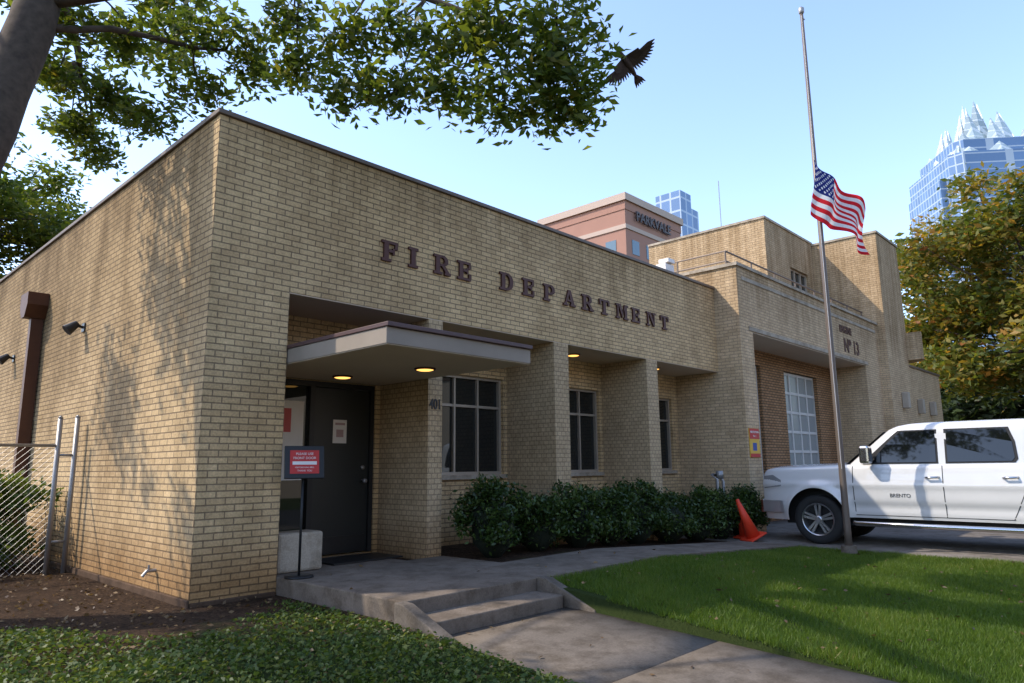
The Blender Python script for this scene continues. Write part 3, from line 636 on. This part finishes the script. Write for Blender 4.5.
def cloth(n,c):
    m,nt,out=newmat(n); b=nt.nodes.new('ShaderNodeBsdfDiffuse'); t=nt.nodes.new('ShaderNodeBsdfTranslucent'); mx=nt.nodes.new('ShaderNodeMixShader'); mx.inputs[0].default_value=.35
    nn=noise(nt,pos(nt),40,2); cc=mix(nt,'MULTIPLY',.2,c,ramp(nt,nn,[(.3,.7),(.7,1.)]))
    nt.links.new(cc,b.inputs[0]); nt.links.new(cc,t.inputs[0]); nt.links.new(b.outputs[0],mx.inputs[1]); nt.links.new(t.outputs[0],mx.inputs[2]); nt.links.new(mx.outputs[0],out.inputs[0]); return m
for mm in (cloth('flag_red',(.60,.025,.035)),cloth('flag_white',(.75,.74,.72)),cloth('flag_blue',(.025,.035,.16))): me.materials.append(mm)
for p_,k in zip(me.polygons,mi): p_.material_index=k; p_.use_smooth=True
o=bpy.data.objects.new('cloth',me); COL.objects.link(o); o.parent=fl_

# ---------------------------------------------------------------- pickup truck
tk=empty('pickup_truck'); TXC=10.80; TYF=-1.28; TZ=DZ; ZS=1.035
PAINT,nt,out=newmat('white_car_paint'); nn=noise(nt,pos(nt),3,3); cc=mix(nt,'MIX',nn,(.58,.575,.56),(.64,.635,.62)); bsdf(nt,out,cc,.22,0,.5,coat=.8)
CHR,nt,out=newmat('chrome'); bsdf(nt,out,(.55,.55,.55),.18,1.); 
ALLOY,nt,out=newmat('alloy'); bsdf(nt,out,(.50,.51,.52),.28,.9)
RUB=simple('tyre_rubber',(.018,.018,.018),.8,var=.2,scale=20); PLK=simple('black_plastic',(.010,.010,.011),.6)
def tp(s,w,z): return (TXC+w,TYF-s,TZ+z*ZS)
TOP=[(0,1.06),(.02,1.16),(.08,1.225),(.25,1.25),(.5,1.262),(1.1,1.285),(1.50,1.30),(1.7,1.30),(2.4,1.30),(4.3,1.31),(4.40,1.31),(4.42,1.36),(5.7,1.38),(5.78,1.35),(5.81,1.18)]
def topz(s): return float(np.interp(s,[a for a,_ in TOP],[b for _,b in TOP]))
WC=(1.0,4.69); AR=.50; AZ=.425
def botz(s):
    z=.46 if s>.5 else .38
    if s>5.2: z=.50
    for c in WC:
        if abs(s-c)<AR: z=max(z,AZ+math.sqrt(AR**2-(s-c)**2))
    return z
def wid(s,z):
    w=1.0
    if s<.6: w-=.16*((.6-s)/.6)**2.4
    if s>5.4: w-=.04*((s-5.4)/.4)**2
    w-=.075*max(0,(z-.96)/.4)**2
    w-=.10*max(0,(.72-z)/.4)**1.5
    w+=.016*math.exp(-((z-.98)/.05)**2)
    w-=.026*math.exp(-((z-.64)/.07)**2)*(1 if 1.6<s<4.1 else 0)
    for c in WC:
        d=math.hypot(s-c,z-AZ); w+=.06*math.exp(-((d-AR)/.09)**2)*(1 if z>.3 else 0)
    return w
ss=sorted(set([round(x,4) for x in list(np.linspace(0,.2,9))+list(np.linspace(.2,5.7,90))+[5.74,5.78,5.81]+[c+AR*math.cos(t) for c in WC for t in np.linspace(0,math.pi,26)]]))
rows=22; ring=[]; Vt=[]; Ft=[]
for s in ss:
    b0,t0=botz(s),topz(s)
    pts=[]
    for j in range(rows+1):
        z=b0+(t0-.05-b0)*j/rows; pts.append((-wid(s,z),z))
    wt=wid(s,t0-.05)
    pts+=[(-(wt-.012),t0-.022),(-(wt-.04),t0-.004)]
    crown=.05 if s<1.6 else .0
    pts+=[(-wt*.7,t0+crown*.5),(-wt*.45,t0+crown*.9),(0,t0+crown)]
    pts=pts+[(-a,b) for a,b in reversed(pts[:-1])]
    ring.append(len(pts)); Vt+=[tp(s,a,b) for a,b in pts]
n=ring[0]
for i in range(len(ss)-1):
    for j in range(n-1): a=i*n+j; Ft.append((a,a+1,a+n+1,a+n))
Ft.append(tuple(range(n))); Ft.append(tuple((len(ss)-1)*n+j for j in reversed(range(n))))
mb=MB(); mb.v=Vt; mb.f=Ft; mb.obj('body',PAINT,tk,True)
mb=MB(); lv=[(1.24,1.44,4.34,.935),(1.40,1.63,4.34,.910),(1.56,1.82,4.33,.885),(1.76,2.06,4.31,.853),(1.85,2.17,4.29,.832),(1.905,2.29,4.26,.80),(1.94,2.45,4.20,.73),(1.957,2.68,4.08,.62),(1.966,3.0,3.9,.35)]
NP=56
for (z,sf,sr,w) in lv:
    for k in range(NP):
        t=2*math.pi*k/NP; e=2/11.
        cx_=math.copysign(abs(math.cos(t))**e,math.cos(t)); cy_=math.copysign(abs(math.sin(t))**e,math.sin(t))
        s_=(sf+sr)/2-cx_*(sr-sf)/2; 
        mb.v.append(tp(s_,cy_*w,z))
for i in range(len(lv)-1):
    for k in range(NP): mb.f.append((i*NP+k,i*NP+(k+1)%NP,(i+1)*NP+(k+1)%NP,(i+1)*NP+k))
mb.f.append(tuple((len(lv)-1)*NP+k for k in range(NP)))
mb.obj('cab',PAINT,tk,True)
def cw(z): return float(np.interp(z,[l[0] for l in lv],[l[3] for l in lv]))
def side_poly(name,mat,pts,off,side=-1):
    m=MB(); vs=[tp(s,side*(cw(z)+off),z) for s,z in pts]; vi=[tp(s,side*(cw(z)-.01),z) for s,z in pts]; n=len(pts)
    m.add(vs+vi,[tuple(range(n)),tuple(range(2*n-1,n-1,-1))]+[(i,(i+1)%n,n+(i+1)%n,n+i) for i in range(n)]); return m.obj(name,mat,tk)
LENS=simple('lamp_lens',(.30,.31,.32),.1,.3)
for sd,nm in ((-1,'left'),(1,'right')):
    side_poly('window_surround_'+nm,PLK,[(1.80,1.31),(2.90,1.31),(2.93,1.31),(2.93,1.835),(2.36,1.835),(2.14,1.64),(1.94,1.46)],.004,sd)
    side_poly('rear_window_surround_'+nm,PLK,[(3.03,1.31),(3.94,1.317),(3.98,1.37),(3.96,1.62),(3.89,1.835),(3.03,1.835)],.004,sd)
    side_poly('front_window_'+nm,GLC,[(1.93,1.335),(2.90,1.335),(2.90,1.60),(2.90,1.815),(2.40,1.815),(2.18,1.62)],.010,sd)
    side_poly('rear_window_'+nm,GLC,[(3.06,1.335),(3.90,1.34),(3.94,1.39),(3.92,1.62),(3.85,1.815),(3.06,1.815),(3.06,1.6)],.010,sd)
    m=MB()
    for s0 in (1.64,2.98,3.96,4.41):
        for k in range(12):
            z0=.50+(topz(s0)-.02-.50)*k/12; z1=.50+(topz(s0)-.02-.50)*(k+1)/12
            if s0==3.96 : 
                sa=s0+.10*math.sin(max(0,(z0-.5))*2.2); sb=s0+.10*math.sin(max(0,(z1-.5))*2.2)
                sa-=.12*max(0,(.95-z0)/.45); sb-=.12*max(0,(.95-z1)/.45)
            else: sa=sb=s0
            hw=.006 if s0<4.4 else .016
            m.add([tp(sa-hw,sd*(wid(sa,z0)+.002),z0),tp(sa+hw,sd*(wid(sa,z0)+.002),z0),tp(sb+hw,sd*(wid(sb,z1)+.002),z1),tp(sb-hw,sd*(wid(sb,z1)+.002),z1)],[(0,1,2,3)])
    sseg=np.linspace(1.64,3.86,20)
    for k in range(19):
        m.add([tp(sseg[k],sd*(wid(sseg[k],.50)+.002),.50),tp(sseg[k+1],sd*(wid(sseg[k+1],.5)+.002),.50),tp(sseg[k+1],sd*(wid(sseg[k+1],.51)+.002),.51),tp(sseg[k],sd*(wid(sseg[k],.51)+.002),.51)],[(0,1,2,3)])
    m.obj('door_gaps_'+nm,PLK,tk)
    m=MB()
    for s0 in (2.74,3.77):
        m.tube([tp(s0,sd*.985,1.10),tp(s0+.02,sd*1.045,1.10),tp(s0+.17,sd*1.045,1.105),tp(s0+.19,sd*.985,1.105)],.017,8)
    m.obj('door_handles_'+nm,CHR,tk,True)
    m=MB(); m.tube([tp(1.55,sd*.95,.40),tp(1.65,sd*1.03,.37),tp(4.05,sd*1.03,.37),tp(4.15,sd*.95,.40)],.04,10); m.obj('running_board_'+nm,CHR,tk,True)
    m=MB(); a,b_=sorted((sd*1.01,sd*1.23)); x0,y0,z0=tp(2.00,a,1.32); x1,y1,z1=tp(1.84,b_,1.60); m.box(x0,x1,min(y0,y1),max(y0,y1),z0,z1); m.obj('mirror_'+nm,CHR,tk,bevel=.035)
    m=MB(); m.tube([tp(1.94,sd*.92,1.34),tp(1.92,sd*1.05,1.38)],.03,8); m.obj('mirror_arm_'+nm,PLK,tk)
    m=MB(); sl=np.linspace(.03,.40,8)
    for k in range(7):
        zl0=.90+.05*k/7; zh0=1.12+.03*k/7-(.10 if k>4 else 0)*(k-4)/3; zl1=.90+.05*(k+1)/7; zh1=1.12+.03*(k+1)/7-(.10 if k+1>4 else 0)*(k+1-4)/3
        m.add([tp(sl[k],sd*(wid(sl[k],zl0)+.006),zl0),tp(sl[k+1],sd*(wid(sl[k+1],zl1)+.006),zl1),tp(sl[k+1],sd*(wid(sl[k+1],zh1)+.006),zh1),tp(sl[k],sd*(wid(sl[k],zh0)+.006),zh0)],[(0,1,2,3)])
    m.obj('headlamp_'+nm,LENS,tk,True)
    m=MB(); sl=np.linspace(.0,.44,8)
    for k in range(7):
        m.add([tp(sl[k]-.02,sd*(wid(sl[k],.6)+.03),.50),tp(sl[k+1]-.02,sd*(wid(sl[k+1],.6)+.03),.50),tp(sl[k+1]-.02,sd*(wid(sl[k+1],.6)+.03),.70),tp(sl[k]-.02,sd*(wid(sl[k],.6)+.03),.70)],[(0,1,2,3)])
    m.obj('bumper_end_'+nm,simple('bumper_silver_'+nm,(.42,.42,.41),.35,.5),tk,True)
m=MB(); x0,y0,_=tp(.0,-.85,0); x1,y1,_=tp(-.07,.85,0); m.box(x0,x1,min(y0,y1),max(y0,y1),TZ+.50,TZ+.74); m.obj('front_bumper',CHR,tk,bevel=.02)
m=MB(); x0,y0,_=tp(.0,-.5,0); x1,y1,_=tp(-.02,.5,0); m.box(x0,x1,y0+.001,y1,TZ+.80,TZ+1.08); m.obj('grille',CHR,tk,bevel=.01)
m=MB(); x0,y0,_=tp(5.81,-.9,0); x1,y1,_=tp(5.95,.9,0); m.box(x0,x1,y1,y0,TZ+.52,TZ+.72); m.obj('rear_bumper',CHR,tk,bevel=.02)
m=MB(); x0,y0,_=tp(.35,-.70,0); x1,y1,_=tp(5.5,.70,0); m.box(x0,x1,y1,y0,TZ+.32,TZ+1.05); m.obj('chassis',PLK,tk)
m=MB()
vs=[tp(1.44+(z-1.24)*1.20-.012,w,z+.008) for z,w in ((1.30,-.84),(1.30,.84),(1.82,.74),(1.82,-.74))]; m.add(vs,[(0,1,2,3)]); m.obj('windscreen',GLC,tk)
for ci,c in enumerate(WC):
    for sd in (-1,1):
        def wp(s,w,z): return (TXC+w,TYF-s,TZ+z)
        o=sd*.985; prof=[(.25,-.26),(.34,-.27),(.395,-.25),(.415,-.20),(.417,-.05),(.40,-.012),(.35,0.),(.285,-.008),(.27,-.02)]
        m=MB(); nn_=40; hz_=.417
        for (r,dx) in prof:
            for k in range(nn_): t=2*math.pi*k/nn_; m.v.append(wp(c+r*math.cos(t),o+sd*dx,hz_+r*math.sin(t)))
        for i in range(len(prof)-1):
            for k in range(nn_): m.f.append((i*nn_+k,i*nn_+(k+1)%nn_,(i+1)*nn_+(k+1)%nn_,(i+1)*nn_+k))
        m.obj('tyre_%d%d'%(ci,sd),RUB,tk,True)
        m=MB(); prof=[(.277,-.015),(.27,-.005),(.258,-.012),(.248,-.05),(.235,-.12)]
        for (r,dx) in prof:
            for k in range(nn_): t=2*math.pi*k/nn_; m.v.append(wp(c+r*math.cos(t),o+sd*dx,hz_+r*math.sin(t)))
        for i in range(len(prof)-1):
            for k in range(nn_): m.f.append((i*nn_+k,i*nn_+(k+1)%nn_,(i+1)*nn_+(k+1)%nn_,(i+1)*nn_+k))
        for k in range(5):
            for dd in (-.15,.15):
                t=2*math.pi*k/5+.3
                def rp(r,an,dx): return wp(c+r*math.cos(an),o+sd*dx,hz_+r*math.sin(an))
                m.add([rp(.05,t+dd*2.4-.35,-.03),rp(.05,t+dd*2.4+.35,-.03),rp(.25,t+dd+.085,-.022),rp(.25,t+dd-.085,-.022),
                       rp(.05,t+dd*2.4-.35,-.07),rp(.05,t+dd*2.4+.35,-.07),rp(.25,t+dd+.085,-.06),rp(.25,t+dd-.085,-.06)],[(0,1,2,3),(0,4,5,1),(1,5,6,2),(2,6,7,3),(3,7,4,0),(4,7,6,5)])
        m.tube([wp(c,o-sd*.08,hz_),wp(c,o-sd*.022,hz_),wp(c,o-sd*.014,hz_)],[.065,.06,.045],18)
        m.obj('rim_%d%d'%(ci,sd),ALLOY,tk)
        m=MB(); m.tube([wp(c,o-sd*.125,hz_),wp(c,o-sd*.13,hz_)],.25,28); m.obj('brake_%d%d'%(ci,sd),PLK,tk)
text('side_badge','BRENTO',.080,tp(2.35,-(1.0-.001),.82),(math.pi/2,0,-math.pi/2),simple('badge_grey',(.12,.12,.12),.3,.5),tk,.006,bold=.001)

# ---------------------------------------------------------------- cones, signs, block, pipes
def cone(loc,tilt,rz):
    e=empty('traffic_cone'); m=MB(); m.tube([(0,0,.03),(0,0,.70)],[.13,.03],20); m.obj('cone',CONE,e,True)
    m=MB(); m.box(-.18,.18,-.18,.18,0,.03); m.obj('base',CONE,e,bevel=.01)
    e.location=loc; e.rotation_euler=(tilt[0],tilt[1],rz)
cone((9.62,-1.18,DZ+.07),(0,-.42,0),-.5); cone((9.90,-.92,DZ+.05),(0,-.25,0),-.4)
e=empty('cornerstone_block'); m=MB(); m.box(.97,1.52,.12,.46,.182,.60); m.obj('block',STONE,e,bevel=.03)
e=empty('notice_stand'); m=MB(); m.tube([(1.03,-.22,.182),(1.03,-.22,.20)],[.15,.145],20); m.tube([(1.03,-.22,.2),(1.03,-.22,1.25)],.014,8); m.obj('pole',BLACK,e,True)
bd=empty('board'); bd.parent=e; bd.location=(1.03,-.24,1.36); bd.rotation_euler=(math.radians(-12),0,math.radians(-22))
def bx(name,mat,x0,x1,y0,y1,z0,z1,be=0):
    o=box(name,mat,bd,x0,x1,y0,y1,z0,z1,be); return o
bx('frame',BLACK,-.205,.205,-.015,.015,-.175,.175,.006); bx('poster',RED,-.150,.150,-.020,-.0165,-.125,.125)
bx('paper',WHITE,-.125,.125,-.0235,-.021,-.03,.005)
for i,(t_,zz,sz) in enumerate((('PLEASE USE',.085,.036),('FRONT DOOR',.040,.036),('VISITORS RING BELL',-.060,.022),('THANK YOU',-.095,.026))):
    o=text('line_%d'%i,t_,sz,(0,-.0225,zz),FR,WHITE,bd,.0008)
e=empty('wall_sign'); yy=GY-.02
box('panel',YEL,e,11.05,11.50,yy,GY-.003,1.42,2.02)
box('header',RED,e,11.055,11.495,yy-.005,yy-.001,1.80,2.015); box('lower_band',RED,e,11.055,11.495,yy-.005,yy-.001,1.425,1.50)
box('picture',BLUE,e,11.18,11.36,yy-.004,yy-.001,1.56,1.72)
text('sign_text','FIRE STATION',.062,(11.275,yy-.008,1.94),FR,WHITE,e,.001,bold=.001); text('sign_text_b','No. 1',.062,(11.275,yy-.008,1.86),FR,WHITE,e,.001)
e=empty('gas_meter'); m=MB(); m.tube([(10.15,-.25,0),(10.15,-.25,1.0),(10.15,-.15,1.08),(10.4,-.15,1.08),(10.4,-.25,.95),(10.4,-.25,0)],.03,8); m.tube([(10.27,-.25,1.0),(10.27,-.25,1.16)],[.07,.07],12); m.obj('pipes',GALV,e,True)

# bird in flight
bd_=empty('flying_bird')
BMm=simple('bird_brown',(.055,.033,.022),.8,var=.6,scale=40)
m=MB(); m.tube([(-.26,0,-.02),(-.20,0,-.01),(-.10,0,0),(0,0,0),(.08,0,.01),(.12,0,.02),(.16,0,.03),(.185,0,.025),(.215,0,.012)],[.012,.035,.06,.07,.06,.042,.038,.022,.003],12); m.obj('body',BMm,bd_,True)
def feather(mb,a,b_,w):
    a=Vector(a);b_=Vector(b_);d=(b_-a); s=d.cross(Vector((0,.0,1))).normalized()*w
    mb.add([a-s*.5,a+s*.5,a.lerp(b_,.6)+s,b_+s*.2,b_-s*.2,a.lerp(b_,.6)-s],[(0,1,2,3,4,5)])
m=MB()
for sd_ in (-1,1):
    for k in range(12):
        t=k/11.; root=Vector((.07-.03*t,sd_*(.04+.24*t),.02+.10*t)); ang=math.radians(185-95*t); ln=.22+.08*t
        tip=root+Vector((math.cos(ang)*ln,sd_*math.sin(ang)*ln,.02+.05*t)); feather(m,root,tip,.030)
    m.add([(.10,sd_*.03,.022),(.09,sd_*.28,.132),(.01,sd_*.29,.127),(-.06,sd_*.16,.062),(-.08,sd_*.03,.012)],[(0,1,2,3,4)])
for k in range(5): feather(m,(-.20,0,-.01),(-.38,(k-2)*.05,-.03-.004*k),.028)
m.obj('wings_and_tail',BMm,bd_,fixn=False)
Fv=Vector((.73,.68,0)); Rv=Vector((.68,-.73,0)); Uv=Vector((0,0,1))
az=(-Fv*.75-Uv*.5+Rv*.1).normalized(); ax=(Uv*.75-Rv*.55); ax=(ax-az*ax.dot(az)).normalized(); ay=az.cross(ax)
Mx=Matrix((ax,ay,az)).transposed().to_4x4(); Mx=Mx@Matrix.Diagonal((.80,.62,.80,1)); Mx.translation=Vector((3.28,-3.02,5.80)); bd_.matrix_world=Mx

# ---------------------------------------------------------------- light, sky, camera
w=bpy.data.worlds.new('World'); scene.world=w; w.use_nodes=True; nt=w.node_tree; nt.nodes.clear()
SE=math.radians(45); SA=math.radians(44)
sky=nt.nodes.new('ShaderNodeTexSky'); sky.sky_type='NISHITA'; sky.sun_disc=False; sky.sun_elevation=SE; sky.sun_rotation=-SA
sky.air_density=1.0; sky.dust_density=.7; sky.ozone_density=1.4
gm=nt.nodes.new('ShaderNodeVectorMath'); gm.operation='MULTIPLY'; gm.inputs[1].default_value=(2.95,2.85,2.95); nt.links.new(sky.outputs[0],gm.inputs[0])
bg=nt.nodes.new('ShaderNodeBackground'); bg.inputs[1].default_value=.15; wo=nt.nodes.new('ShaderNodeOutputWorld')
nt.links.new(gm.outputs[0],bg.inputs[0]); nt.links.new(bg.outputs[0],wo.inputs[0])
sl=bpy.data.lights.new('sun','SUN'); sl.energy=5.0; sl.angle=math.radians(.53); sl.color=(1,.90,.76)
so=bpy.data.objects.new('sun',sl); COL.objects.link(so)
sd=Vector((-math.sin(SA)*math.cos(SE),math.cos(SA)*math.cos(SE),math.sin(SE))); so.rotation_euler=sd.to_track_quat('Z','Y').to_euler(); so.location=(0,0,30)
f=705.; p=math.radians(10.0); yaw=math.radians(43.3); roll=.0104
Fh=Vector((math.cos(yaw),math.sin(yaw),0)); Rr=Vector((math.sin(yaw),-math.cos(yaw),0)); U=Vector((0,0,1))
Fw=math.cos(p)*Fh+math.sin(p)*U; Dn=math.sin(p)*Fh-math.cos(p)*U
X=(Rr+roll*Dn).normalized(); Z=-Fw; Y=Z.cross(X)
cam=bpy.data.cameras.new('camera'); co=bpy.data.objects.new('camera',cam); COL.objects.link(co)
M=Matrix((X,Y,Z)).transposed().to_4x4(); M.translation=Vector((-2.99,-7.087,1.3)); co.matrix_world=M
cam.sensor_width=36; cam.lens=f/1024*36; cam.clip_start=.05; cam.clip_end=6000
scene.camera=co
scene.view_settings.view_transform='Standard'; scene.view_settings.look='None'; scene.view_settings.exposure=0
